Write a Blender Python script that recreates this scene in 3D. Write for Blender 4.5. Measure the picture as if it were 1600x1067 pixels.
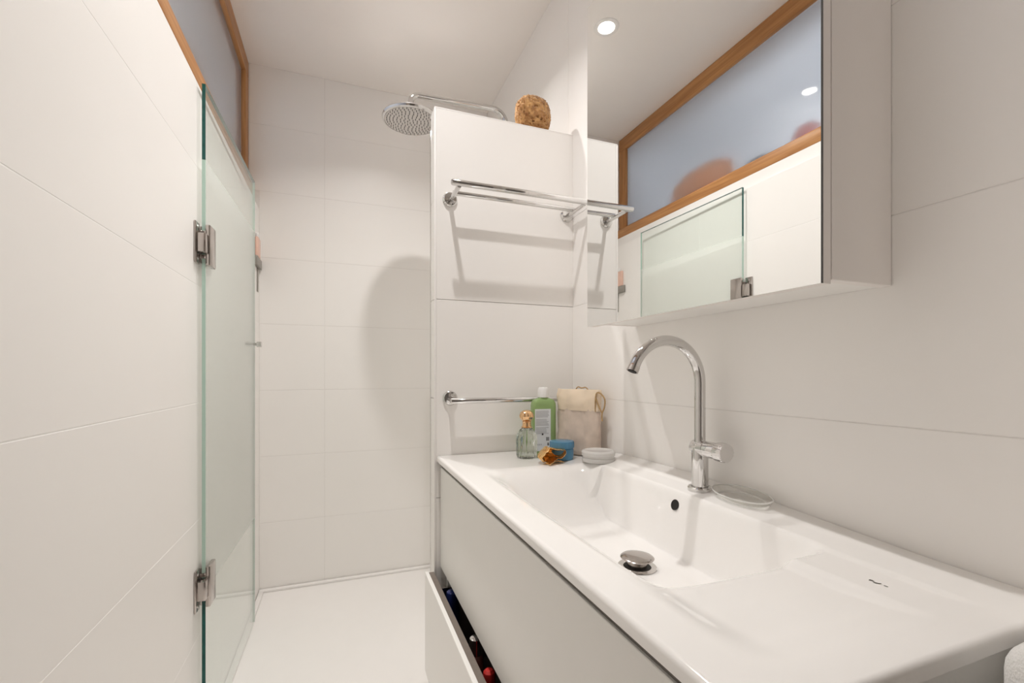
import bpy, bmesh, math, random
from mathutils import Vector, Matrix, noise
for o in list(bpy.data.objects): bpy.data.objects.remove(o, do_unlink=True)
scene = bpy.context.scene
COL = scene.collection
random.seed(4)
PI = math.pi
# ------------------------------------------------------------------ camera
H = 1.011                      # eye height above the floor; all z below are relative to the eye
F_PX, X0, Y0 = 710.5, 531.0, 583.9
YAW = math.atan((800 - X0) / F_PX)
cd = bpy.data.cameras.new('camera'); cam = bpy.data.objects.new('camera', cd); COL.objects.link(cam)
cd.sensor_width = 36; cd.lens = F_PX / 1600 * 36; cd.shift_y = (Y0 - 533.5) / 1600; cd.clip_start = 0.01
cam.location = (0, 0, H); cam.rotation_euler = (PI / 2, 0, -YAW)
scene.camera = cam
# ------------------------------------------------------------------ world, exposure
w = bpy.data.worlds.new('world'); scene.world = w; w.use_nodes = True
w.node_tree.nodes['Background'].inputs[0].default_value = (0.8, 0.85, 1, 1)
w.node_tree.nodes['Background'].inputs[1].default_value = 0.05
vs = scene.view_settings
vs.view_transform = 'Standard'; vs.look = 'None'; vs.gamma = 1; vs.use_curve_mapping = False
vs.exposure = 0.0
scene.cycles.caustics_reflective = True; scene.cycles.blur_glossy = .4; scene.cycles.sample_clamp_indirect = 40; scene.cycles.max_bounces = 14; scene.cycles.diffuse_bounces = 9; scene.cycles.transparent_max_bounces = 16
LAMP_W = 5.25
LAMP_COL = (1.0, 0.972, 0.95)
LAMP_SPREAD = math.radians(127)
# ------------------------------------------------------------------ materials
def nm(name):
    m = bpy.data.materials.new(name); m.use_nodes = True
    nt = m.node_tree; nt.nodes.clear()
    out = nt.nodes.new('ShaderNodeOutputMaterial')
    return m, nt, out
def pbr(name, col, rough=.5, metal=0, spec=.5, var=0, vscale=20, bump=0, bscale=200, bdist=.001, trans=0, ior=1.45,
        coat=0, emit=None, estr=0, col2=None, detail=4, sheen=0, sss=0):
    m, nt, out = nm(name)
    b = nt.nodes.new('ShaderNodeBsdfPrincipled')
    b.inputs['Base Color'].default_value = (*col, 1); b.inputs['Roughness'].default_value = rough
    b.inputs['Metallic'].default_value = metal; b.inputs['Specular IOR Level'].default_value = spec
    b.inputs['Transmission Weight'].default_value = trans; b.inputs['IOR'].default_value = ior
    b.inputs['Coat Weight'].default_value = coat; b.inputs['Sheen Weight'].default_value = sheen
    if emit: b.inputs['Emission Color'].default_value = (*emit, 1); b.inputs['Emission Strength'].default_value = estr
    tc = nt.nodes.new('ShaderNodeTexCoord')
    if var or col2:
        n = nt.nodes.new('ShaderNodeTexNoise'); n.inputs['Scale'].default_value = vscale; n.inputs['Detail'].default_value = detail
        nt.links.new(tc.outputs['Object'], n.inputs['Vector'])
        r = nt.nodes.new('ShaderNodeValToRGB'); r.color_ramp.elements[0].position = .3; r.color_ramp.elements[1].position = .7
        c2 = col2 or tuple(c * (1 - var) for c in col)
        r.color_ramp.elements[0].color = (*c2, 1); r.color_ramp.elements[1].color = (*col, 1)
        nt.links.new(n.outputs['Fac'], r.inputs['Fac']); nt.links.new(r.outputs['Color'], b.inputs['Base Color'])
    if bump:
        n2 = nt.nodes.new('ShaderNodeTexNoise'); n2.inputs['Scale'].default_value = bscale; n2.inputs['Detail'].default_value = 3
        nt.links.new(tc.outputs['Object'], n2.inputs['Vector'])
        bp = nt.nodes.new('ShaderNodeBump'); bp.inputs['Strength'].default_value = bump; bp.inputs['Distance'].default_value = bdist
        nt.links.new(n2.outputs['Fac'], bp.inputs['Height']); nt.links.new(bp.outputs['Normal'], b.inputs['Normal'])
    nt.links.new(b.outputs[0], out.inputs[0])
    return m
def wood(name, c1, c2, axis=1):
    m, nt, out = nm(name)
    b = nt.nodes.new('ShaderNodeBsdfPrincipled'); b.inputs['Roughness'].default_value = .42
    tc = nt.nodes.new('ShaderNodeTexCoord'); mp = nt.nodes.new('ShaderNodeMapping')
    sc = [60, 60, 60]; sc[axis] = 3; mp.inputs['Scale'].default_value = sc
    n = nt.nodes.new('ShaderNodeTexNoise'); n.inputs['Scale'].default_value = 1; n.inputs['Detail'].default_value = 6; n.inputs['Distortion'].default_value = .6
    r = nt.nodes.new('ShaderNodeValToRGB'); r.color_ramp.elements[0].position = .3; r.color_ramp.elements[1].position = .72
    r.color_ramp.elements[0].color = (*c1, 1); r.color_ramp.elements[1].color = (*c2, 1)
    L = nt.links.new
    L(tc.outputs['Object'], mp.inputs['Vector']); L(mp.outputs[0], n.inputs['Vector']); L(n.outputs['Fac'], r.inputs['Fac'])
    L(r.outputs['Color'], b.inputs['Base Color']); L(b.outputs[0], out.inputs[0])
    return m
def schlick(nt, f0):
    lw = nt.nodes.new('ShaderNodeLayerWeight'); lw.inputs['Blend'].default_value = .5
    p = nt.nodes.new('ShaderNodeMath'); p.operation = 'POWER'; p.inputs[1].default_value = 5
    a = nt.nodes.new('ShaderNodeMath'); a.operation = 'MULTIPLY_ADD'; a.inputs[1].default_value = 1 - f0; a.inputs[2].default_value = f0
    nt.links.new(lw.outputs['Facing'], p.inputs[0]); nt.links.new(p.outputs[0], a.inputs[0])
    return a.outputs[0]
def clear_glass(name, tint, ior=1.5, mult=1.0):
    m, nt, out = nm(name); L = nt.links.new
    t = nt.nodes.new('ShaderNodeBsdfTransparent'); t.inputs[0].default_value = (*tint, 1)
    g = nt.nodes.new('ShaderNodeBsdfGlossy'); g.inputs['Roughness'].default_value = 0.0; g.inputs[0].default_value = (1, 1, 1, 1)
    f = schlick(nt, .04)
    mx = nt.nodes.new('ShaderNodeMixShader')
    L(f, mx.inputs[0]); L(t.outputs[0], mx.inputs[1]); L(g.outputs[0], mx.inputs[2]); L(mx.outputs[0], out.inputs[0])
    return m
def frosted(name, tint, diff, fac):
    m, nt, out = nm(name); L = nt.links.new
    t = nt.nodes.new('ShaderNodeBsdfTransparent'); t.inputs[0].default_value = (*tint, 1)
    tr = nt.nodes.new('ShaderNodeBsdfTranslucent'); tr.inputs[0].default_value = (*diff, 1)
    d = nt.nodes.new('ShaderNodeBsdfDiffuse'); d.inputs[0].default_value = (*diff, 1)
    m1 = nt.nodes.new('ShaderNodeMixShader'); m1.inputs[0].default_value = .5
    L(tr.outputs[0], m1.inputs[1]); L(d.outputs[0], m1.inputs[2])
    m2 = nt.nodes.new('ShaderNodeMixShader'); m2.inputs[0].default_value = fac
    L(t.outputs[0], m2.inputs[1]); L(m1.outputs[0], m2.inputs[2])
    g = nt.nodes.new('ShaderNodeBsdfGlossy'); g.inputs['Roughness'].default_value = .08
    f = schlick(nt, .02)
    m3 = nt.nodes.new('ShaderNodeMixShader'); L(f, m3.inputs[0]); L(m2.outputs[0], m3.inputs[1]); L(g.outputs[0], m3.inputs[2])
    L(m3.outputs[0], out.inputs[0])
    return m
M = {}
M['tile'] = pbr('glazed_white_tile', (.925, .905, .88), .3, var=.015, vscale=3, spec=.4)
M['grout'] = pbr('pale_grout', (.83, .81, .785), .8, var=.05, vscale=60)
M['lit_grout'] = pbr('pale_grout_lit', (.96, .95, .93), .7)  # same grout, whitened to paint the light caught by the left wall's joints
M['plaster'] = pbr('white_plaster', (.93, .89, .855), .75, var=.02, vscale=4, bump=.08, bscale=90)
M['paint'] = pbr('white_paint', (.90, .88, .86), .45, var=.01)
M['tray'] = pbr('white_acrylic', (.90, .88, .86), .3, var=.01)
M['ceramic'] = pbr('white_ceramic', (.91, .895, .875), .09, spec=.55, coat=.3)
M['lacquer'] = pbr('matt_white_lacquer', (.86, .85, .82), .35, var=.01)
M['edge_white'] = pbr('white_edge_band', (.91, .895, .87), .3)
M['drawer_brown'] = pbr('taupe_drawer_lining', (.20, .165, .14), .5, var=.08, vscale=80)
M['gap_shade'] = pbr('dark_gap_shade', (.16, .145, .13), .5)  # dark colour stands for the shade under the basin top
M['chrome'] = pbr('chrome', (.70, .69, .68), .05, metal=1)
M['chrome_head'] = pbr('polished_head_chrome', (.74, .73, .72), .10, metal=1)
M['chrome_soft'] = pbr('brushed_chrome', (.66, .64, .62), .2, metal=1)
M['steel'] = pbr('polished_steel', (.52, .48, .455), .14, metal=1)
M['mirror'] = pbr('silvered_mirror', (.93, .94, .93), 0.0, metal=1)
M['mirror_edge'] = pbr('mirror_edge', (.12, .12, .12), .3)
M['cabinet'] = pbr('greige_cabinet_lacquer', (.90, .86, .83), .4, var=.01)
M['wood'] = wood('oiled_beech', (.36, .15, .045), (.58, .29, .105), 1)
M['wood_v'] = wood('oiled_beech_upright', (.36, .15, .045), (.58, .29, .105), 2)
M['clear'] = clear_glass('clear_shower_glass', (.965, .985, .975), 1.45)
M['frost'] = frosted('frosted_shower_glass', (.98, .992, .985), (.95, .97, .945), .42)
M['teal_edge'] = pbr('teal_glass_edge', (.012, .115, .10), .15, var=.3, vscale=40)
M['mint_edge'] = pbr('mint_frosted_edge', (.50, .68, .60), .35)
M['pane'] = pbr('frosted_window_glass', (.88, .89, .91), .5, trans=1, ior=1.35, coat=1)
M['hall'] = pbr('blue_grey_hall_paint', (.64, .645, .655), .8, var=.05, vscale=3)
M['orange'] = pbr('orange_fabric', (.95, .42, .20), .8, var=.15, vscale=15)
M['red'] = pbr('red_plastic', (.65, .04, .035), .35, var=.1)
M['darkgrey'] = pbr('dark_grey_cloth', (.10, .10, .11), .8, var=.2)
M['lamp'] = pbr('lit_lamp_lens', (1, 1, 1), .5, emit=(1, .96, .9), estr=25)
M['black'] = pbr('hole_shade_black', (.012, .010, .008), .6)  # flat black that paints the shade inside openings
M['print'] = pbr('black_print', (.03, .025, .02), .5)
M['print_grey'] = pbr('grey_print', (.42, .44, .46), .6)
M['nozzle'] = pbr('grey_silicone_nozzles', (.22, .21, .20), .6)
M['face'] = pbr('shower_face_chrome', (.58, .56, .54), .22, metal=1)
M['sponge'] = pbr('natural_sponge', (.70, .40, .16), .95, col2=(.27, .11, .03), vscale=48, detail=8, bump=.9, bscale=160, bdist=.004, sheen=.3)
M['linen'] = pbr('raw_linen', (.70, .58, .49), .95, var=.16, vscale=35, bump=.5, bscale=600, bdist=.0008, sheen=.2)
M['cotton'] = pbr('cream_cotton', (.84, .70, .54), .95, var=.10, vscale=18, bump=.3, bscale=500, bdist=.0008, sheen=.2)
M['cord'] = pbr('tan_cord', (.50, .33, .16), .85, var=.25, vscale=300)
M['gold'] = pbr('rose_gold_metal', (.85, .55, .30), .16, metal=1)
M['goldfoil'] = pbr('gold_foil', (.95, .62, .28), .27, metal=1, bump=.5, bscale=60, bdist=.004)
M['perfume'] = pbr('ribbed_clear_glass', (.93, .97, .94), .02, trans=1, ior=1.3)
M['green'] = pbr('green_translucent_plastic', (.42, .60, .26), .2, trans=.35, ior=1.3, var=.06)
M['white_cap'] = pbr('white_plastic', (.86, .86, .85), .35)
M['label'] = pbr('pale_label_paper', (.78, .81, .84), .5)
M['blue'] = pbr('blue_translucent_plastic', (.13, .33, .52), .22, trans=.2, ior=1.3, var=.1)
M['milky'] = pbr('milky_clear_plastic', (.92, .91, .89), .25, trans=.4, ior=1.3)
M['clearplastic'] = clear_glass('clear_plastic', (.94, .94, .93), 1.5)
M['navy'] = pbr('navy_plastic', (.02, .03, .13), .25)
M['pink'] = pbr('dusty_pink_plastic', (.42, .20, .17), .35)
M['door'] = pbr('dark_reflection_door', (.30, .285, .27), .45, var=.05)  # dark tone chosen so the added door reads in chrome reflections
M['caddy'] = pbr('grey_caddy_plastic', (.30, .28, .25), .4, var=.05)
M['pale_pink'] = pbr('pale_pink_plastic', (.82, .55, .45), .35)
M['terry'] = pbr('white_terry', (.80, .79, .77), .95, bump=.8, bscale=400, bdist=.002, sheen=.4)
# ------------------------------------------------------------------ helpers
def link(name, me, mat, parent=None, loc=(0, 0, 0), smooth=None, kind=None):
    if smooth is not None:
        me.polygons.foreach_set('use_smooth', [True] * len(me.polygons))
        if smooth < 3.1: me.set_sharp_from_angle(angle=smooth)
    o = bpy.data.objects.new(name, me); COL.objects.link(o)
    if mat: me.materials.append(M[mat])
    if parent: o.parent = parent; o.location = loc
    else: o.location = (loc[0], loc[1], loc[2] + H)
    if kind: o['kind'] = kind
    return o
def empty(name, loc, label=None, cat=None, group=None, rz=0):
    o = bpy.data.objects.new(name, None); COL.objects.link(o); o.empty_display_size = .05
    o.location = (loc[0], loc[1], loc[2] + H); o.rotation_euler = (0, 0, rz)
    if label: tag(o, label, cat, group)
    return o
def tag(o, label, cat, group=None):
    o['label'] = label; o['category'] = cat
    if group: o['group'] = group
    return o
def from_bm(bm, name):
    me = bpy.data.meshes.new(name); bm.normal_update(); bm.to_mesh(me); bm.free(); return me
def box_me(name, sx, sy, sz, bevel=0, segs=2, off=(0, 0, 0)):
    bm = bmesh.new(); bmesh.ops.create_cube(bm, size=1)
    for v in bm.verts: v.co = Vector((v.co.x * sx, v.co.y * sy, v.co.z * sz)) + Vector(off)
    if bevel: bmesh.ops.bevel(bm, geom=list(bm.edges), offset=bevel, segments=segs, profile=.5, affect='EDGES')
    return from_bm(bm, name)
def box(name, a, b, mat, parent=None, bevel=0, segs=2, kind=None):
    """axis-aligned box between corners a and b (parent space, or eye-relative world)"""
    c = [(p + q) / 2 for p, q in zip(a, b)]; s = [abs(q - p) for p, q in zip(a, b)]
    return link(name, box_me(name, *s, bevel=bevel, segs=segs), mat, parent, c, smooth=(.6 if bevel else None), kind=kind)
def boxes_bm(lst):
    bm = bmesh.new()
    for a, b in lst:
        r = bmesh.ops.create_cube(bm, size=1)
        for v in r['verts']:
            v.co = Vector([(p + q) / 2 + t * abs(q - p) for p, q, t in zip(a, b, v.co)])
    return bm
def lathe_me(name, prof, segs=40, rib=None, cap=True):
    vs_, fs = [], []
    n = len(prof)
    for i in range(segs):
        a = 2 * PI * i / segs
        for (r, z) in prof:
            k = rib(a, z, r) if rib else 1
            vs_.append((r * k * math.cos(a), r * k * math.sin(a), z))
    for i in range(segs):
        j = (i + 1) % segs
        for k in range(n - 1):
            fs.append((i * n + k, j * n + k, j * n + k + 1, i * n + k + 1))
    if cap:
        if prof[0][0] > 1e-6: fs.append(tuple(i * n for i in range(segs))[::-1])
        if prof[-1][0] > 1e-6: fs.append(tuple(i * n + n - 1 for i in range(segs)))
    me = bpy.data.meshes.new(name); me.from_pydata(vs_, [], fs)
    bm = bmesh.new(); bm.from_mesh(me); bmesh.ops.remove_doubles(bm, verts=bm.verts, dist=1e-6)
    bmesh.ops.recalc_face_normals(bm, faces=bm.faces); bm.to_mesh(me); bm.free()
    return me
def lathe(name, prof, mat, parent=None, loc=(0, 0, 0), segs=40, rib=None, rot=None, smooth=.6, cap=True):
    o = link(name, lathe_me(name, prof, segs, rib, cap), mat, parent, loc, smooth=smooth)
    if rot: o.rotation_euler = rot
    return o
def tube_me(name, pts, rad, segs=18, cap=True):
    pts = [Vector(p) for p in pts]; n = len(pts)
    rads = rad if isinstance(rad, (list, tuple)) else [rad] * n
    tang = []
    for i in range(n):
        t = (pts[min(i + 1, n - 1)] - pts[max(i - 1, 0)]).normalized(); tang.append(t)
    up = Vector((0, 0, 1)) if abs(tang[0].z) < .9 else Vector((1, 0, 0))
    nrm = (up - tang[0] * up.dot(tang[0])).normalized()
    vs_, fs = [], []
    for i in range(n):
        nrm = (nrm - tang[i] * nrm.dot(tang[i])).normalized(); bi = tang[i].cross(nrm)
        for k in range(segs):
            a = 2 * PI * k / segs
            vs_.append(pts[i] + (nrm * math.cos(a) + bi * math.sin(a)) * rads[i])
    for i in range(n - 1):
        for k in range(segs):
            k2 = (k + 1) % segs
            fs.append((i * segs + k, i * segs + k2, (i + 1) * segs + k2, (i + 1) * segs + k))
    if cap:
        fs.append(tuple(range(segs))[::-1]); fs.append(tuple((n - 1) * segs + k for k in range(segs)))
    me = bpy.data.meshes.new(name); me.from_pydata([tuple(v) for v in vs_], [], fs); return me
def tube(name, pts, rad, mat, parent=None, loc=(0, 0, 0), segs=18, smooth=.7):
    return link(name, tube_me(name, pts, rad, segs), mat, parent, loc, smooth=smooth)
def rodcap(x0, x1, r, e=.003):
    """rounded rod along x: points + radii"""
    pts = [(x0, 0, 0), (x0 + e * .3, 0, 0), (x0 + e, 0, 0), (x1 - e, 0, 0), (x1 - e * .3, 0, 0), (x1, 0, 0)]
    return pts, [r * .55, r * .86, r, r, r * .86, r * .55]
def sstep(t):
    t = max(0, min(1, t)); return t * t * (3 - 2 * t)
# ------------------------------------------------------------------ room dimensions (metres, eye-relative)
XL, XR, YB, YP, YPB = -.340, .736, 2.3186, 1.363, 1.4292
ZC, ZF, ZFL = 1.391, -.976, -H
XE, ZPT = .2663, .8063
ZROW = [-.9745 + .3 * k for k in range(9)]
YN = -.75
# ------------------------------------------------------------------ setting
box('floor', (-.60, YN - .1, ZFL - .06), (.95, YB + .1, ZFL), 'plaster', kind='structure')
box('ceiling', (-.60, YN - .1, ZC), (.95, YB + .1, ZC + .05), 'plaster', kind='structure')
wl = box('wall_left', (-.47, YN, ZFL), (XL - .0004, YB + .08, .7385), 'lit_grout', kind='structure')
wr = box('wall_right', (XR + .001, YN, ZFL), (XR + .10, YB + .08, ZC), 'grout', kind='structure')
wb = box('wall_back', (-.47, YB + .001, ZFL), (XR + .10, YB + .10, ZC), 'grout', kind='structure')
box('wall_near', (-.60, YN - .08, ZFL), (XR + .10, YN, ZC), 'plaster', kind='structure')
box('wall_upper_left', (-.47, YN, .7385), (-.372, .20, ZC), 'plaster', kind='structure')
wm = box('wall_partition', (XE + .0085, YP + .0085, ZFL), (XR, YPB - .0085, ZPT - .004), 'grout', kind='structure')
G = .0008
mesh_cache = {}
def tile(wall, a, b):
    c = Vector([(p + q) / 2 for p, q in zip(a, b)]); s = tuple(round(abs(q - p), 5) for p, q in zip(a, b))
    me = mesh_cache.get(s)
    if me is None:
        me = box_me('tile', *s, bevel=.0005, segs=1); me.materials.append(M['tile']); mesh_cache[s] = me
    o = bpy.data.objects.new('tile', me); COL.objects.link(o); o.parent = wall
    o.location = c + Vector((0, 0, H)) - wall.location
def rows(top):
    for k in range(9):
        z0 = ZROW[k] + G; z1 = min(ZROW[k] + .3 - G, top)
        if z0 < top - .01: yield (z0 if k else ZFL + .002), z1
for z0, z1 in rows(.741):
    for y0, y1 in ((YN + .003, .42), (.42, 1.62), (1.62, YB - .001)):
        tile(wl, (XL - .008, y0 + G, z0), (XL, y1 - G, z1))
YM = (YP + YPB) / 2
for z0, z1 in [r for r in rows(ZC - .001) if r[0] < .5] + [(.5255 + G, ZC - .001)]:
    for y0, y1 in ((YN + .003, .16), (.16, YM), (YM, YB - .0005)):
        tile(wr, (XR, y0 + G, z0), (XR + .008, y1 - G, z1))
for z0, z1 in rows(ZC - .001):
    for x0, x1 in ((-.381 if z0 > .74 else XL + .001, -.0677), (-.0677, XR - .001)):
        tile(wb, (x0 + G, YB, z0), (x1 - G, YB + .008, z1))
for z0, z1 in ((ZFL + .002, -.3745 - G), (-.3745 + G, .2255 - G), (.2255 + G, ZPT - .004)):
    tile(wm, (XE + .006, YP, z0), (XR - .0002, YP + .008, z1))
for z0, z1 in rows(ZPT - .004):
    tile(wm, (XE + .006, YPB - .008, z0), (XR - .0002, YPB, z1))
    tile(wm, (XE, YP + .0015, z0), (XE + .008, YPB - .010, z1))
def rel(o, p): return Vector(p) + Vector((0, 0, H)) - o.location
def cbox(name, a, b, mat, root, bevel=0, segs=2):
    return box(name, rel(root, a), rel(root, b), mat, root, bevel, segs)
cbox('coping', (XE, YP - .0005, ZPT - .004), (XR - .0005, YPB + .0005, ZPT), 'paint', wm, .0012)
cbox('edge_profile', (XE - .001, YPB - .0095, ZF), (XE + .006, YPB + .002, .761), 'chrome', wm, .001)
cbox('edge_profile', (XE - .0006, YP - .0006, ZF), (XE + .0055, YP + .0012, ZPT - .004), 'paint', wm, .0005)
# ledge on top of the tiled wall
box('trim_1', (-.50, .20, .7385), (-.366, YB, .800), 'paint', kind='structure')
# door frame beside the vanity
jb = box('trim_2', (.617, .085, ZFL), (XR + .001, .232, ZC), 'paint', bevel=.004, kind='structure')
# unseen dark door added behind the eye for contrast in the chrome
d0 = box('reflection_door_1', (-.30, YN, ZFL + .01), (.52, YN + .035, 1.02), 'door', bevel=.002, kind='structure')
box('reflection_door_handle', (.36, .0178, -.02), (.49, .045, .0), 'steel', d0, .006)
# ------------------------------------------------------------------ window
wn = box('window_1', (-.400, .20, .798), (-.364, YB - .001, .850), 'wood', bevel=.006, segs=3, kind='structure')
cbox('glazing_bead', (-.398, .26, .8502), (-.384, YB - .066, .862), 'wood', wn, .003)
cbox('top_rail', (-.400, .20, 1.318), (-.3816, YB - .001, ZC - .0005), 'wood', wn, .003)
cbox('stile', (-.400, YB - .066, .8502), (-.3816, YB - .001, 1.3178), 'wood_v', wn, .003)
cbox('stile', (-.400, .20, .8502), (-.3816, .26, 1.3178), 'wood_v', wn, .003)
cbox('pane', (-.408, .24, .83), (-.4005, YB - .04, 1.34), 'pane', wn)
# hall behind the frosted pane
bm = boxes_bm([((-1.62, -.2, .30), (-1.60, 2.7, 1.6)), ((-1.62, -.22, .30), (-.47, -.2, 1.6)), ((-1.62, 2.7, .30), (-.47, 2.72, 1.6)),
               ((-1.62, -.22, 1.6), (-.47, 2.72, 1.62)), ((-1.62, -.22, .28), (-.47, 2.72, .30)),
               ((-.49, YB + .08, .30), (-.47, 2.72, 1.6)), ((-.49, -.2, .30), (-.471, .2, 1.6)), ((-.49, .2, ZC + .05), (-.47, 2.7, 1.6))])
link('wall_hall', from_bm(bm, 'wall_hall'), 'hall', None, (0, 0, 0), kind='structure')
box('trim_3', (-.74, .0, .765), (-.4705, 2.5, .790), 'hall', kind='structure')
hl = bpy.data.lights.new('hall_fill', 'AREA'); hl.shape = 'RECTANGLE'; hl.size = .12; hl.size_y = 2.0; hl.energy = 26; hl.color = (.87, .92, 1)  # unseen light added to brighten the hall behind the pane
hlo = bpy.data.objects.new('hall_fill', hl); COL.objects.link(hlo); hlo.location = (-.50, 1.2, 1.50 + H); hlo.rotation_euler = (0, math.radians(75), 0)
def soft_lump(name, c, s, mat, label, cat, seed):
    bm = bmesh.new(); bmesh.ops.create_icosphere(bm, subdivisions=3, radius=1)
    for v in bm.verts:
        p = v.co.copy(); p.x = math.copysign(abs(p.x) ** .75, p.x); p.y = math.copysign(abs(p.y) ** .75, p.y); p.z = math.copysign(abs(p.z) ** .75, p.z)
        k = 1 + .10 * noise.noise(v.co * 1.7 + Vector((seed, 0, 0)))
        v.co = Vector((p.x * s[0], p.y * s[1], max(p.z * s[2] * k, -s[2])))
    o = link(name, from_bm(bm, name), mat, None, c, smooth=3.2); tag(o, label, cat); return o
soft_lump('cloth_bag', (-.463, 1.74, .900), (.030, .20, .10), 'orange', 'orange cloth bundle blurred behind the frosted window', 'bag', 1)
soft_lump('cloth_bag', (-.460, 1.20, .867), (.026, .055, .067), 'red', 'small red bundle blurred behind the frosted window', 'bag', 5)
soft_lump('cloth_bag', (-.460, 1.41, .852), (.03, .08, .052), 'darkgrey', 'dark grey bundle between the orange and red ones behind the window', 'bag', 9)
# ------------------------------------------------------------------ ceiling lamps
def downlight(x, y, label):
    e = empty('ceiling_downlight', (x, y, ZC), label, 'lamp', 'recessed ceiling downlights')
    lathe('trim_ring', [(.031, -.001), (.034, -.004), (.046, -.0045), (.049, -.003), (.050, 0), (.031, 0)], 'paint', e, segs=48, cap=False)
    lathe('lens', [(0, -.0022), (.0305, -.0022), (.0305, -.0008)], 'lamp', e, segs=32)
    l = bpy.data.lights.new('lamp_light', 'AREA'); l.shape = 'DISK'; l.size = .036; l.energy = LAMP_W; l.color = LAMP_COL; l.spread = LAMP_SPREAD
    lo = bpy.data.objects.new('lamp_light', l); COL.objects.link(lo); lo.parent = e; lo.location = (0, 0, -.006)
downlight(.179, 1.5725, 'round white recessed downlight over the shower, reflected in the mirror')
downlight(.180, .865, 'round white recessed downlight in the ceiling over the washbasin')
# ------------------------------------------------------------------ shower tray
tr = empty('shower_tray', (.198, 1.84, ZFL), 'low white acrylic shower tray filling the shower floor', 'shower tray')
tx, ty = (XR - XL) / 2 - .002, .474
box('tray_floor', (-tx, -ty, 0), (tx, ty, .031), 'tray', tr)
def rimbox(a, b): box('rim', a, b, 'tray', tr, .003)
rimbox((-tx, ty - .022, .031), (tx, ty, .042)); rimbox((-tx, -ty, .031), (-tx + .02, ty - .0225, .042))
box('rim', (-tx, -ty - .02, 0), (tx, -ty, .036), 'tray', tr, .003)
lathe('drain_cover', [(0, .033), (.05, .033), (.055, .031), (.055, .030)], 'chrome', tr, (.25, -.1, .0005))
# ------------------------------------------------------------------ glass shower door
gd = empty('glass_shower_door', (-.327, 1.3725, -.965), 'clear glass shower door with wide frosted band, folded open against the left wall', 'shower door',
           rz=-math.atan(.014 / .6365))
GW, T = .637, .004
zb0, zb1, ztop = .405, 1.515, 1.710
box('clear_pane', (-T, .0012, zb1), (T, GW - .0012, ztop - .0012), 'clear', gd)
box('frosted_pane', (-T, .0012, zb0), (T, GW - .0012, zb1), 'frost', gd)
box('clear_pane', (-T, .0012, 0), (T, GW - .0012, zb0), 'clear', gd)
for nme, a, b, mt in (('glass_edge', (-T, 0, zb1), (T, .0012, ztop), 'teal_edge'), ('glass_edge', (-T, 0, 0), (T, .0012, zb0), 'teal_edge'),
                  ('frosted_edge', (-T, 0, zb0), (T, .0012, zb1), 'mint_edge'),
                  ('glass_edge', (-T, .0012, ztop - .0012), (T, GW, ztop), 'teal_edge'),
                  ('glass_edge', (-T, GW - .0012, zb1), (T, GW, ztop - .0012), 'mint_edge'), ('frosted_edge', (-T, GW - .0012, 0), (T, GW, zb1), 'mint_edge')):
    box(nme, a, b, mt, gd)
def hinge(z):
    h = box('hinge', (-.012, -.036, z - .052), (-.0075, -.004, z + .052), 'steel', gd, .0015)
    def hp(nme, a, b, mt='steel', bev=.0015):
        return box(nme, Vector(a) - h.location, Vector(b) - h.location, mt, h, bev)
    hp('pivot_block', (-.0075, -.030, z - .024), (.012, -.003, z + .024))
    hp('clamp_plate', (.0045, -.004, z - .052), (.0155, .048, z + .052), 'steel', .002)
    hp('clamp_plate', (-.0085, .001, z - .048), (-.0045, .046, z + .048))
    hp('clamp_lip', (-.0085, -.0035, z + .026), (.0155, -.0005, z + .036)); hp('clamp_lip', (-.0085, -.0035, z - .036), (.0155, -.0005, z - .026))
    for dz in (-.040, .040):
        s = lathe('screw', [(0, .0016), (.003, .0014), (.004, 0)], 'chrome', h, Vector((-.0074, -.020, z + dz)) - h.location, 16, rot=(0, PI / 2, 0))
hinge(1.296); hinge(.418)
lathe('door_knob', [(.006, 0), (.006, .010), (.010, .012), (.011, .016), (.011, .026), (.009, .028), (0, .028)], 'chrome', gd, (T, GW - .028, 1.078), 24, rot=(0, PI / 2, 0))
# ------------------------------------------------------------------ shower head and arm
SY = 1.82
sh = empty('overhead_shower', (.262, SY, .985), 'round chrome rain shower head on a bent chrome arm behind the partition', 'shower')
lathe('shower_head', [(0, .0385), (.020, .0380), (.045, .0360), (.075, .0325), (.096, .0290), (.107, .025), (.110, .019), (.108, .012), (.102, .009), (.101, .012), (0, .012)], 'chrome_head', sh, segs=64, smooth=.5)
lathe('spray_face', [(0, .0095), (.099, .0095), (.1005, .013)], 'face', sh, segs=48)
pr, pz = [], []
bm = bmesh.new()
for ring, n in ((.012, 5), (.026, 11), (.040, 16), (.054, 22), (.068, 28), (.081, 34), (.092, 38)):
    for k in range(n):
        a = 2 * PI * k / n + ring * 30
        r = bmesh.ops.create_cone(bm, cap_ends=True, segments=6, radius1=.0014, radius2=.0024, depth=.004)
        for v in r['verts']: v.co += Vector((ring * math.cos(a), ring * math.sin(a), .008))
link('nozzles', from_bm(bm, 'nozzles'), 'nozzle', sh, (0, 0, 0), kind='stuff')
pts = [(0, 0, .028), (0, 0, .055)]
xr = .400
for k in range(9):
    a = PI - k / 8 * PI / 2; pts.append((.035 + .035 * math.cos(a), 0, .085 + .035 * math.sin(a)))
zr_ = .120
for k in range(9):
    a = PI / 2 - k / 8 * PI / 2; pts.append((xr - .06 + .06 * math.cos(a), 0, zr_ + .012 - .06 + .06 * math.sin(a)))
pts += [(xr, 0, -.10), (xr, 0, -.9)]
tube('arm', pts, .0115, 'chrome', sh, segs=20)
lathe('collar', [(.014, .031), (.018, .033), (.018, .046), (.014, .050), (.0115, .050)], 'chrome', sh, cap=False, segs=28)
wx = XR - .255
tube('wall_bracket', [(xr, 0, -.06), (wx - .004, 0, -.06)], .009, 'chrome', sh)
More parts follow.
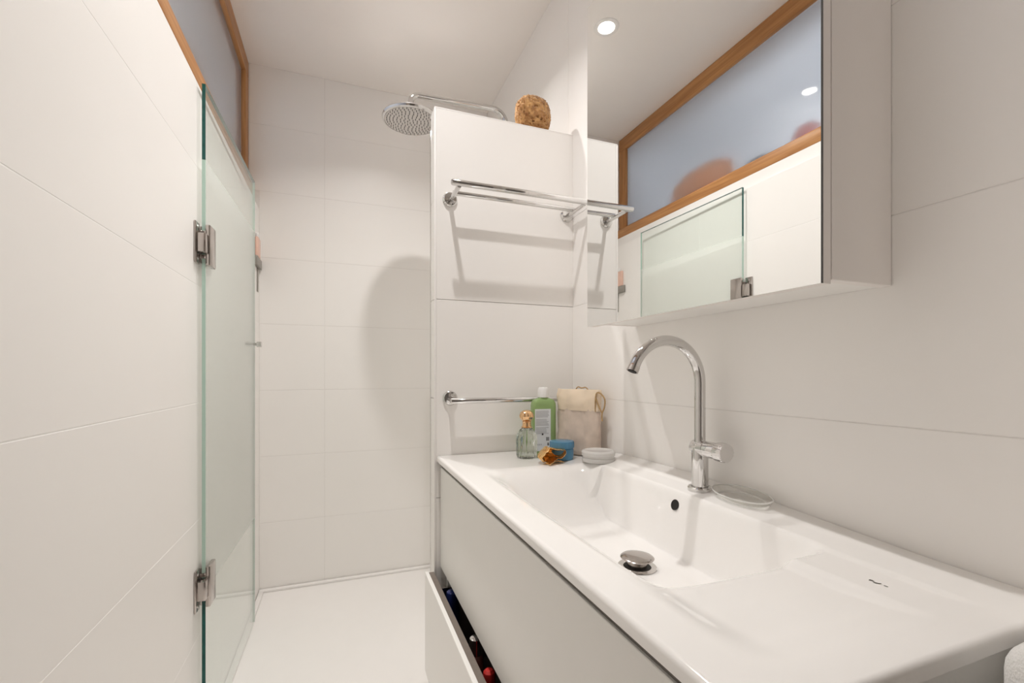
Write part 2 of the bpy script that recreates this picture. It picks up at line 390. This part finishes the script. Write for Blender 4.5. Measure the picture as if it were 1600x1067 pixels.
lathe('wall_flange', [(0, 0), (.024, 0), (.024, .006), (.018, .010), (.009, .010)], 'chrome', sh, (wx - .0005, 0, -.06), 32, rot=(0, -PI / 2, 0))
box('thermostat', (xr - .025, -.14, -.945), (xr + .025, .14, -.895), 'chrome', sh, .012, 4)
for s in (-1, 1): tube('wall_bracket', [(xr, s * .075, -.92), (wx - .001, s * .075, -.92)], .014, 'chrome', sh)
# ------------------------------------------------------------------ slim caddy in the far corner of the shower
sc_ = empty('shower_caddy', (XL, 2.262, .30), 'slim grey shower ledge on the tiled wall in the far shower corner', 'shelf')
box('shelf', (.0003, -.072, .165), (.0125, .050, .205), 'caddy', sc_, .002)
box('rail', (.0003, -.004, .06), (.004, .016, .165), 'caddy', sc_, .001)
pk = empty('shampoo_bottle', (XL + .0065, 2.246, .5052), 'flat pink shampoo bottle on the slim grey shower ledge', 'bottle')
box('body', (-.006, -.036, 0), (.006, .030, .085), 'pale_pink', pk, .004, 3)
box('cap', (-.005, -.020, .0852), (.005, .014, .106), 'white_cap', pk, .003)
# ------------------------------------------------------------------ sponge
bm = bmesh.new(); bmesh.ops.create_icosphere(bm, subdivisions=6, radius=1)
for v in bm.verts:
    p = v.co.copy(); d = p.normalized()
    q = Vector((math.copysign(abs(d.x) ** .8, d.x) * .060, math.copysign(abs(d.y) ** .8, d.y) * .036, math.copysign(abs(d.z) ** .8, d.z) * .064))
    n1 = noise.noise(d * 5); n2 = noise.noise(d * 14); n3 = noise.noise(d * 30)
    pit = max(0, noise.noise(d * 7 + Vector((3, 1, 7))) - .28) * .045
    q *= 1 + .05 * n1 + .065 * n2 + .055 * n3
    q -= d * pit
    if d.z < 0: q.z *= .92
    q.z = max(q.z, -.052 + .002 * n2)
    v.co = q
sp = link('sea_sponge', from_bm(bm, 'sea_sponge'), 'sponge', None, (.603, 1.396, ZPT + .052), smooth=3.2)
tag(sp, 'brown natural sea sponge standing on top of the partition wall', 'sponge')
# ------------------------------------------------------------------ towel rack and towel bar
rk = empty('towel_rack', (.5125, YP, .5300), 'chrome towel shelf of two rails on the partition above the towel bar', 'towel rack')
def flange(parent, x, z=0):
    f = lathe('flange', [(0, 0), (.0225, 0), (.0225, .004), (.019, .009), (.012, .0105), (0, .0105)], 'chrome', parent, (x, -.0003, z), 32, rot=(PI / 2, 0, 0))
    lathe('set_screw', [(0, .0015), (.0026, .0012), (.003, 0)], 'chrome_soft', f, (.002, .012, .0095), 12)
for x in (-.199, .199):
    flange(rk, x)
    tube('arm', [(x, -.008, -.002), (x, -.04, -.004), (x, -.118, -.002)], .0065, 'chrome', rk)
p, r = rodcap(-.223, .219, .0088); tube('rail', p, r, 'chrome', rk, (0, -.1214, .004), 20)
p, r = rodcap(-.203, .203, .0072); tube('rail', p, r, 'chrome', rk, (0, -.052, .002), 20)
tb = empty('towel_bar', (.5125, YP, -.0741), 'single chrome towel bar low on the partition behind the toiletries', 'towel bar')
for x in (-.199, .199):
    flange(tb, x)
    tube('arm', [(x, -.008, -.002), (x, -.044, -.006)], .008, 'chrome', tb)
p, r = rodcap(-.208, .208, .0085); tube('rail', p, r, 'chrome', tb, (0, -.045, -.0068), 20)
# ------------------------------------------------------------------ mirror cabinet
CY0, CY1, CZ0, CZ1 = .4146, 1.0151, .125, .930
mc = empty('mirror_cabinet', (XR, (CY0 + CY1) / 2, CZ0), 'white wall cabinet with a full mirrored door above the washbasin', 'cabinet')
hw = (CY1 - CY0) / 2; hz = CZ1 - CZ0
t_ = .016
for s in (-1, 1):
    y0, y1 = sorted((s * hw, s * (hw - t_)))
    box('side_panel', (-.1246, y0, 0), (-.0008, y1, hz), 'cabinet', mc, .0008, 1)
box('bottom_panel', (-.1246, -hw + t_ + .0002, .001), (-.0008, hw - t_ - .0002, .017), 'edge_white', mc)
box('top_panel', (-.1246, -hw + t_ + .0002, hz - .016), (-.0008, hw - t_ - .0002, hz), 'cabinet', mc)
box('back_panel', (-.006, -hw + t_ + .0002, .017), (-.0008, hw - t_ - .0002, hz - .016), 'cabinet', mc)
dr = box('mirror_door', (-.1425, -hw, -.006), (-.1262, hw, hz), 'cabinet', mc, .0006, 1)
def dl(p): return Vector(p) - dr.location
box('mirror_glass', dl((-.1463, -hw - .0005, -.006)), dl((-.1426, hw + .0005, hz)), 'mirror', dr)
box('mirror_edge', dl((-.1462, -hw - .0012, -.006)), dl((-.1427, -hw - .0006, hz)), 'mirror_edge', dr)
# ------------------------------------------------------------------ vanity
VY0, VY1, XF, ZV = .240, 1.3615, .2736, -.2479
HX = [(.285, 0), (.367, .002), (.427, .0054), (.599, .0156), (.8115, .028), (1.0836, .0262), (1.139, .0173), (1.2, .010), (1.363, 0)]
def hump0(y):
    if y <= HX[0][0]: return 0
    for (a, p), (b, q) in zip(HX, HX[1:]):
        if y <= b: t = (y - a) / (b - a); return p + (q - p) * t
    return 0
def hump(y): return sum(hump0(y + k * .012) for k in range(-3, 4)) / 7
def rear(x):
    for (a, p), (b, q) in zip([(.59, 0), (.637, .24), (.69, .52), (.7365, 1)], [(.637, .24), (.69, .52), (.7365, 1)]):
        if x <= b: return p + (q - p) * max(0, (x - a) / (b - a))
    return 1
def deck(x, y):
    z = ZV + hump(y) * rear(x)
    bas = sstep((x - .333) / .115) * sstep((.652 - x) / .034) * sstep((y - .436) / .075) * sstep((1.125 - y) / .17)
    if x > .552 and y > 1.025: bas *= sstep((.103 - math.hypot(x - .552, y - 1.025)) / .06)
    flat = .006 * math.cos((y - .72) * 4)          # gentle fall towards the drain
    z -= (.112 + flat) * bas
    tray = sstep((x - .322) / .055) * sstep((.575 - x) / .022) * sstep((y - .268) / .12) * sstep((.50 - y) / .05)
    z -= .009 * tray
    step = sstep((.648 - x) / .016) * sstep((x - .322) / .05) * sstep((y - .268) / .05) * sstep((.46 - y) / .03)
    z -= .0022 * step
    e = .0065                                       # rounded outer edge
    d = min(x - XF, y - VY0)
    if d < e: z -= e - math.sqrt(max(0, e * e - (e - d) ** 2))
    return z
wbn = empty('washbasin', (.505, .80, ZV), 'wide white ceramic washbasin top with sunken bowl and drying area', 'washbasin')
XB = XR - .0012
xs = [XF + .0065 * (1 - math.cos(t / 5 * PI / 2)) for t in range(5)]
n = 170; xs += [XF + .0065 + (XB - XF - .0065) * i / n for i in range(n + 1)]
ys = [VY0 + .0065 * (1 - math.cos(t / 5 * PI / 2)) for t in range(5)]
n = 400; ys += [VY0 + .0065 + (VY1 - VY0 - .0065) * i / n for i in range(n + 1)]
vs_, fs = [], []
nx, ny = len(xs), len(ys)
o0 = Vector((.505, .80, ZV))
for yy in ys:
    for xx in xs: vs_.append(tuple(Vector((xx, yy, deck(xx, yy))) - o0))
for j in range(ny - 1):
    for i in range(nx - 1): fs.append((j * nx + i, j * nx + i + 1, (j + 1) * nx + i + 1, (j + 1) * nx + i))
# skirt
ZB = -.0165
loop = [i for i in range(nx)] + [j * nx + nx - 1 for j in range(1, ny)] + [(ny - 1) * nx + i for i in range(nx - 2, -1, -1)] + [j * nx for j in range(ny - 2, 0, -1)]
base = len(vs_)
for k in loop: vs_.append((vs_[k][0], vs_[k][1], ZB))
for k in range(len(loop)):
    k2 = (k + 1) % len(loop); fs.append((loop[k2], loop[k], base + k, base + k2))
me = bpy.data.meshes.new('basin_top'); me.from_pydata(vs_, [], fs)
link('basin_top', me, 'ceramic', wbn, (0, 0, 0), smooth=1.2)
DX, DY = .527, .722
dz = deck(DX, DY) - ZV
dp = lathe('drain_plug', [(0, .0165), (.020, .0162), (.029, .0145), (.0315, .0125), (.0310, .0112), (.022, .0085), (.019, .006), (.018, -.004)], 'steel', wbn, (DX - .505, DY - .80, dz + .006), 48, cap=False)
lathe('waste_ring', [(.0365, .0008), (.0355, .0024), (.026, .0018), (.022, -.003)], 'chrome_soft', dp, (0, 0, -.006), 48, cap=False)
lathe('waste_hole_shade', [(0, .0012), (.0265, .0012)], 'black', dp, (0, 0, -.0058), 40, cap=False)  # black disc in place of the dark inside the waste
# black disc for the shade inside the overflow opening, rear bowl wall
OY, OZ = .7520, -.020
ox = min((x * .0005 + .60 for x in range(120)), key=lambda x: abs(deck(x, OY) - ZV - OZ))
of = lathe('overflow_shade', [(0, .0006), (.0105, .0006), (.0112, 0)], 'black', wbn, (ox - .505 - .0006, OY - .80, OZ), 28, rot=(0, -PI / 2 + .32, 0), cap=False)
# printed maker's mark
me = bpy.data.meshes.new('printed_mark')
bm = bmesh.new()
def strip(p):
    f = bm.faces.new([bm.verts.new((a, b, 0)) for a, b in p])
strip([(-.0022, .0095), (.0012, .0105), (.0020, .0080), (.0010, .0045), (-.0006, .0050), (-.0002, .0078)])
strip([(-.0032, .0040), (-.0018, .0045), (.0004, .0005), (.0026, -.0010), (.0022, -.0025), (-.0012, -.0008), (-.0026, .0012)])
strip([(-.0006, -.0060), (.0008, -.0055), (.0010, -.0098), (-.0002, -.0100)])
bm.to_mesh(me); bm.free()
LX_, LY_ = .600, .352
pm = link('printed_mark', me, 'print', wbn, (LX_ - .505, LY_ - .80, deck(LX_, LY_) - ZV + .0006))
# cabinet below
vc = empty('vanity_cabinet', (.505, .80, -.90), 'white wall-hung vanity with two wide drawers, the lower one pulled open', 'cabinet')
def vb(name, a, b, mat, parent=None, bevel=0):
    off = Vector((.505, .80, -.90))
    if parent: off = off + parent.location
    return box(name, Vector(a) - off, Vector(b) - off, mat, parent or vc, bevel, 1)
FX = .2835
vb('side_panel', (FX + .018, VY0 + .008, -.885), (XB, VY0 + .026, -.266), 'lacquer')
vb('side_panel', (FX + .018, VY1 - .024, -.885), (XB, VY1 - .006, -.266), 'lacquer')
vb('bottom_panel', (FX + .018, VY0 + .0262, -.885), (XB, VY1 - .0242, -.869), 'lacquer')
vb('back_panel', (XB - .012, VY0 + .0262, -.8688), (XB, VY1 - .0242, -.40), 'lacquer')
vb('gap_shade_strip', (FX + .004, VY0 + .008, -.290), (FX + .0178, VY1 - .006, -.2655), 'gap_shade')  # dark strip painting the shadow in the gap between basin and drawer
d1 = vb('drawer', (FX, VY0 + .008, -.5805), (FX + .0172, VY1 - .006, -.2812), 'lacquer', None, .001)
vb('drawer_box', (FX + .0175, VY0 + .05, -.575), (FX + .030, VY1 - .05, -.40), 'drawer_brown', d1)
DO = .2365
d2 = vb('drawer', (DO, VY0 + .008, -.880), (DO + .0105, VY1 - .006, -.5885), 'edge_white', None, .0008)
vb('drawer_lining', (DO + .0106, VY0 + .012, -.875), (DO + .0255, VY1 - .010, -.5905), 'drawer_brown', d2)
vb('drawer_base', (DO + .0257, VY0 + .04, -.862), (.66, VY1 - .04, -.852), 'drawer_brown', d2)
vb('drawer_side', (DO + .0257, VY1 - .052, -.8518), (.66, VY1 - .041, -.625), 'chrome_soft', d2)
vb('drawer_side', (DO + .0257, VY0 + .041, -.8518), (.66, VY0 + .052, -.625), 'chrome_soft', d2)
vb('drawer_back', (.6602, VY0 + .04, -.862), (.67, VY1 - .04, -.66), 'drawer_brown', d2)
# bottles in the open drawer
def drawer_bottle(name, x, y, r, top, body, cap, label, dome=.8):
    e = empty(name, (x, y, -.8515), label, 'bottle')
    h = top + .8515
    lathe('body', [(r * .9, 0), (r, .004), (r, h - .055), (r * .85, h - .042), (r * .8, h - .040)], body, e, segs=32)
    lathe('cap', [(r * .86, h - .0398), (r * .9, h - .012), (r * .8, h - .005), (r * .5, h - .001), (0, h)], cap, e, segs=32)
drawer_bottle('toiletry_bottle', .292, 1.236, .020, -.598, 'navy', 'navy', 'navy blue bottle with rounded cap standing in the open drawer')
drawer_bottle('toiletry_bottle', .290, .999, .0175, -.597, 'pink', 'chrome', 'dusty pink bottle with silver cap standing in the open drawer')
drawer_bottle('toiletry_bottle', .285, .885, .0145, -.603, 'red', 'red', 'red capped bottle standing in the open drawer')
# ------------------------------------------------------------------ faucet
FXc, FYc = .688, .733
fz = deck(FXc, FYc)
fa = empty('faucet', (FXc, FYc, fz), 'tall chrome swan-neck basin tap with side lever knob', 'faucet')
lathe('base_flange', [(.0235, -.004), (.0240, .004), (.0225, .0065), (.017, .0072)], 'chrome', fa, segs=40, cap=False)
lathe('body', [(.0162, .004), (.0162, .060), (.0164, .085), (.0145, .094), (.0112, .0955)], 'chrome', fa, segs=40)
zc = -.0175 - fz; R = .083
pts = [(0, 0, .090), (0, 0, .12), (0, 0, zc - .02)]
for k in range(25):
    a = math.radians(158) * k / 24
    pts.append((-R + R * math.cos(a), 0, zc + R * math.sin(a)))
sp_ = tube('spout', pts, .0108, 'chrome', fa, segs=24)
pe, pd = Vector(pts[-1]), (Vector(pts[-1]) - Vector(pts[-2])).normalized()
tube('aerator', [pe - pd * .0005, pe + pd * .010], .0114, 'chrome_soft', fa, segs=24)
ae = tube('outlet_shade', [pe + pd * .0098, pe + pd * .0108], .0088, 'black', fa, segs=20)  # black disc painting the shade in the spout mouth
hb = -.1515 - fz
lv = lathe('lever', [(.0158, -.014), (.0162, -.012), (.0162, .018), (.0155, .0185), (.0155, .0192), (.0162, .0197), (.0162, .044), (.0150, .046)], 'chrome', fa, (0, 0, hb), 40, rot=(PI / 2, 0, 0))
lathe('knob', [(.0158, .046), (.0182, .048), (.0185, .050), (.0185, .066), (.0172, .069), (0, .0695)], 'chrome', lv, (0, 0, 0), 72,
      rib=lambda a, z, r: 1 + (.025 * math.cos(18 * a) if z > .049 and r > .017 else 0))
# ------------------------------------------------------------------ clear soap dish beside the faucet
sx, sy = .700, .640
sd = empty('soap_dish', (sx, sy, deck(sx, sy) + .0015), 'oval clear plastic soap dish lying beside the tap', 'soap dish')
def oval(name, prof, mat, parent, a, b, loc=(0, 0, 0), segs=48):
    me = lathe_me(name, prof, segs, None, False)
    for v in me.vertices: v.co.x *= a; v.co.y *= b
    return link(name, me, mat, parent, loc, smooth=.9)
d_ = oval('dish', [(0, .0030), (.80, .0030), (.90, .006), (.97, .013), (1.0, .014), (1.02, .0125), (.95, .004), (.85, 0), (0, 0)], 'clearplastic', sd, .027, .064)
oval('rim', [(.975, .0128), (1.0, .0146), (1.03, .0128), (1.0, .0115), (.975, .0128)], 'milky', sd, .027, .064)
oval('foot_ring', [(.80, .0005), (.84, .0030), (.88, .0005)], 'milky', sd, .027, .064)
sd.rotation_euler = (0, math.radians(-14), 0)
# ------------------------------------------------------------------ toiletries
def on(x, y): return (x, y, deck(x, y))
pf = empty('perfume_bottle', on(.516, 1.240), 'ribbed clear glass perfume bottle with a gold ball stopper', 'bottle')
rib = lambda a, z, r: 1 + (.035 * math.cos(20 * a) if .004 < z < .086 and r > .012 else 0)
lathe('flacon', [(.024, 0), (.0285, .003), (.0295, .010), (.0305, .050), (.0285, .068), (.020, .083), (.012, .090), (.011, .093)], 'perfume', pf, segs=120, rib=rib)
lathe('perfume_fill', [(.024, .006), (.0262, .010), (.0262, .022), (0, .022)], 'clearplastic', pf, segs=40)
lathe('collar', [(.015, .0885), (.0175, .0905), (.0135, .094), (.0125, .104), (.014, .106), (.013, .108)], 'gold', pf, segs=32)
lathe('stopper', [(.008, .106), (.015, .111), (.0205, .119), (.0212, .125), (.018, .134), (.010, .140), (0, .1415)], 'gold', pf, segs=64, rib=lambda a, z, r: 1 + .05 * math.cos(8 * a + z * 60))
gb = empty('lotion_bottle', on(.590, 1.285), 'flat green lotion bottle with white cap and pale printed label', 'bottle', rz=math.radians(-4))
def rbox(name, prof, wx_, wy_, mat, parent, corner=.35, segs=48):
    """superelliptic lofted bottle: prof = [(scale, z)]"""
    vs_, fs = [], []
    for s, z in prof:
        for k in range(segs):
            a = 2 * PI * k / segs; c, s2 = math.cos(a), math.sin(a)
            vs_.append((math.copysign(abs(c) ** corner, c) * wx_ * s, math.copysign(abs(s2) ** corner, s2) * wy_ * (s if s > .6 else s * 1.35), z))
    m_ = len(prof)
    for i in range(m_ - 1):
        for k in range(segs):
            k2 = (k + 1) % segs; fs.append((i * segs + k, i * segs + k2, (i + 1) * segs + k2, (i + 1) * segs + k))
    fs.append(tuple(range(segs))[::-1]); fs.append(tuple((m_ - 1) * segs + k for k in range(segs)))
    me = bpy.data.meshes.new(name); me.from_pydata(vs_, [], fs)
    return link(name, me, mat, parent, (0, 0, 0), smooth=.7)
rbox('flask', [(.95, 0), (1, .003), (1, .150), (.97, .158), (.86, .166), (.62, .171), (.36, .174), (.33, .178)], .0375, .019, 'green', gb)
lathe('cap', [(.0150, .1745), (.0162, .176), (.0165, .196), (.0155, .202), (.013, .206), (0, .2065)], 'white_cap', gb, segs=36)
box('label_sheet', (-.034, -.0200, .012), (.017, -.0191, .140), 'label', gb)
bm = bmesh.new()
lines = []
for i in range(20):
    z = .134 - i * .0036; x1 = .013 - random.random() * .012
    if i in (6, 13): continue
    lines.append(((-.031, -.0203, z - .0008), (x1, -.0201, z + .0006)))
for k in range(3):
    lines.append(((-.028 + k * .006, -.0203, .030), (-.025 + k * .006, -.0201, .034)))
link('small_print', from_bm(boxes_bm(lines), 'small_print'), 'print_grey', gb, kind='stuff')
blk = [((-.012, -.0203, .0605), (-.007, -.0201, .0665))]
for k in range(6): blk.append(((.002 + k * .0017, -.0203, .043), (.0029 + k * .0017, -.0201, .054)))
for k in range(3): blk.append(((.006 + k * .002, -.0203, .028), (.0072 + k * .002, -.0201, .037)))
link('printed_icons', from_bm(boxes_bm(blk), 'printed_icons'), 'print', gb, kind='stuff')
bj = empty('cream_jar', on(.600, 1.178), 'squat blue screw-top cream jar behind the gold foil', 'jar')
lathe('pot', [(.026, 0), (.0315, .002), (.0335, .012), (.0338, .030), (.031, .034)], 'blue', bj, segs=48)
lathe('lid', [(.0335, .0342), (.0352, .036), (.0352, .050), (.034, .0535), (.030, .0545), (0, .0545)], 'blue', bj, segs=90, rib=lambda a, z, r: 1 + (.008 * math.cos(45 * a) if .035 < z < .051 else 0))
cj = empty('pomade_tin', on(.660, 1.078), 'low round milky plastic pot with lid at the wall end of the basin', 'jar')
lathe('pot', [(.040, 0), (.0435, .001), (.0445, .004), (.0445, .010), (.042, .0115), (.042, .017)], 'milky', cj, segs=56)
lathe('lid', [(.0425, .0172), (.0450, .018), (.0452, .0265), (.0425, .0300), (.038, .0310), (.036, .0298), (0, .0298)], 'milky', cj, segs=56)
# gold foil wrapper, folded open like a shell
def foil():
    nu, nv = 64, 26; vs_, fs = [], []
    for j in range(nv + 1):
        v = j / nv                                   # 0 = folded lip, 1 = closed back
        for i in range(nu):
            a = 2 * PI * i / nu; u = i / nu
            prof = 1.02 - .25 * sstep(.12 - v) * 1 if v < .12 else math.sqrt(max(0, 1 - ((v - .12) / .88) ** 2.4))
            cx = .034 + .005 * math.sin(2 * a + .6) + .003 * math.sin(5 * a)
            cz = (.022 + .005 * math.sin(3 * a + 1.0)) * (1 if math.sin(a) > 0 else .72)
            p = Vector((math.cos(a) * cx * prof, -.018 + .050 * v - .007 * math.sin(a + .4) * (1 - v) + .004 * math.sin(4 * a) * (1 - v), .022 + math.sin(a) * cz * prof))
            nn = noise.noise(Vector((math.cos(a) * 2.2, math.sin(a) * 2.2, v * 3.2))); n2 = noise.noise(Vector((math.cos(a) * 6, math.sin(a) * 6, v * 7 + 4)))
            p.x += .005 * nn + .0025 * n2; p.z += .004 * nn + .0025 * n2; p.y += .004 * n2
            p.z = max(p.z, .0008)
            vs_.append(tuple(p))
    for j in range(nv):
        for i in range(nu):
            i2 = (i + 1) % nu; fs.append((j * nu + i, j * nu + i2, (j + 1) * nu + i2, (j + 1) * nu + i))
    me = bpy.data.meshes.new('wrapper'); me.from_pydata(vs_, [], fs); return me
gf = empty('gold_foil_wrapper', on(.547, 1.145), 'crumpled gold foil wrapper lying open on the basin edge', 'wrapper', rz=math.radians(14))
fo = link('shell', foil(), 'goldfoil', gf, (0, 0, 0), smooth=.5)
md = fo.modifiers.new('solid', 'SOLIDIFY'); md.thickness = .0008; md.offset = -1
vs_, fs = [], []
for i in range(13):
    for j in range(9):
        u, v = i / 12, j / 8
        vs_.append((-.024 + .050 * u + .004 * noise.noise(Vector((u * 4, v * 4, 2))), -.030 + .028 * v, .0012 + .009 * abs(math.sin(u * 3.1)) * (1 - v) + .003 * abs(noise.noise(Vector((u * 6, v * 5, 3))))))
for i in range(12):
    for j in range(8): k = i * 9 + j; fs.append((k, k + 9, k + 10, k + 1))
me = bpy.data.meshes.new('flap'); me.from_pydata(vs_, [], fs)
fl = link('flap', me, 'goldfoil', gf, (0, 0, 0), smooth=.5); md = fl.modifiers.new('solid', 'SOLIDIFY'); md.thickness = .0006; md.offset = 1
# drawstring bag
BA, BB = Vector((.642, 1.285)), Vector((.704, 1.136))
bc = (BA + BB) / 2; bdir = (BB - BA); bw = bdir.length / 2
bg = empty('drawstring_bag', (bc.x, bc.y, deck(bc.x, bc.y)), 'beige linen drawstring pouch with cream cotton top standing in the corner', 'bag', rz=math.atan2(bdir.y, bdir.x))
def pouch(name, z0, z1, wfun, tfun, mat, seed, amp, cap0=True, cap1=False, nz=36, na=96):
    vs_, fs = [], []
    for i in range(nz + 1):
        t = i / nz; z = z0 + (z1 - z0) * t
        for k in range(na):
            a = 2 * PI * k / na; c, s = math.cos(a), math.sin(a)
            x = math.copysign(abs(c) ** .8, c) * wfun(t); y = math.copysign(abs(s) ** .7, s) * tfun(t)
            nn = noise.noise(Vector((x * 28, z * 22 + seed, y * 10))) + .5 * noise.noise(Vector((x * 70, z * 40 + seed, s * 2)))
            y += amp * nn * (1 if s < 0 else .6); x += amp * .5 * noise.noise(Vector((z * 40, seed, a)))
            vs_.append((x, y, z + (amp * .6 * noise.noise(Vector((x * 30, seed, s))) if 0 < t else 0)))
    for i in range(nz):
        for k in range(na):
            k2 = (k + 1) % na; fs.append((i * na + k, i * na + k2, (i + 1) * na + k2, (i + 1) * na + k))
    if cap0: fs.append(tuple(range(na))[::-1])
    if cap1: fs.append(tuple(nz * na + k for k in range(na)))
    me = bpy.data.meshes.new(name); me.from_pydata(vs_, [], fs)
    return link(name, me, mat, bg, (0, 0, 0), smooth=3.2)
pouch('linen_pouch', .0, .140, lambda t: bw * (.95 + .03 * t), lambda t: .026 * (1 - .42 * t) * min(1, .55 + 5 * t), 'linen', 3, .0035)
pouch('cotton_top', .134, .197, lambda t: bw * (.965 + .06 * math.sin(t * 2.4)), lambda t: .0165 + .008 * math.sin(t * 2.6) - .012 * t, 'cotton', 11, .0050, cap0=False, cap1=True)
lp = [(bw * .86, -.010, .134), (bw * .88, -.013, .165), (bw * .93, -.012, .188), (bw * 1.10, -.010, .186), (bw * 1.24, -.008, .170), (bw * 1.22, -.008, .148), (bw * 1.14, -.009, .132), (bw * 1.13, -.009, .118), (bw * 1.14, -.009, .108)]
def smooth_path(P, n=6):
    P = [Vector(p) for p in P]; out = []
    for i in range(len(P) - 1):
        p0, p1, p2, p3 = P[max(i - 1, 0)], P[i], P[i + 1], P[min(i + 2, len(P) - 1)]
        for k in range(n):
            t = k / n
            out.append(.5 * ((2 * p1) + (-p0 + p2) * t + (2 * p0 - 5 * p1 + 4 * p2 - p3) * t * t + (-p0 + 3 * p1 - 3 * p2 + p3) * t ** 3))
    return out + [P[-1]]
tube('drawstring', smooth_path(lp), .0022, 'cord', bg, segs=10)
lp2 = [(bw * 1.14, -.010, .132), (bw * 1.02, -.012, .150), (bw * .90, -.012, .172)]
tube('drawstring', smooth_path(lp2), .0022, 'cord', bg, segs=10)
tube('drawstring', smooth_path([(-bw * .15, .002, .196), (-bw * .05, .002, .204), (bw * .12, .002, .201), (bw * .30, .002, .203), (bw * .42, .002, .196)]), .0018, 'cord', bg, segs=10)
# ------------------------------------------------------------------ towel at the door frame
bm = bmesh.new(); bmesh.ops.create_cube(bm, size=1)
for v in bm.verts: v.co = Vector((v.co.x * .105, v.co.y * .075, v.co.z * .46))
bmesh.ops.bevel(bm, geom=list(bm.edges), offset=.033, segments=6, profile=.5, affect='EDGES')
bmesh.ops.subdivide_edges(bm, edges=[e for e in bm.edges if e.calc_length() > .02], cuts=10, use_grid_fill=True)
for v in bm.verts: v.co += v.normal * .003 * noise.noise(v.co * 25)
tw = link('hand_towel', from_bm(bm, 'hand_towel'), 'terry', None, (.597 - .033, .180, -.450), smooth=3.2)
tag(tw, 'thick white hand towel hanging at the door frame beside the vanity', 'towel')
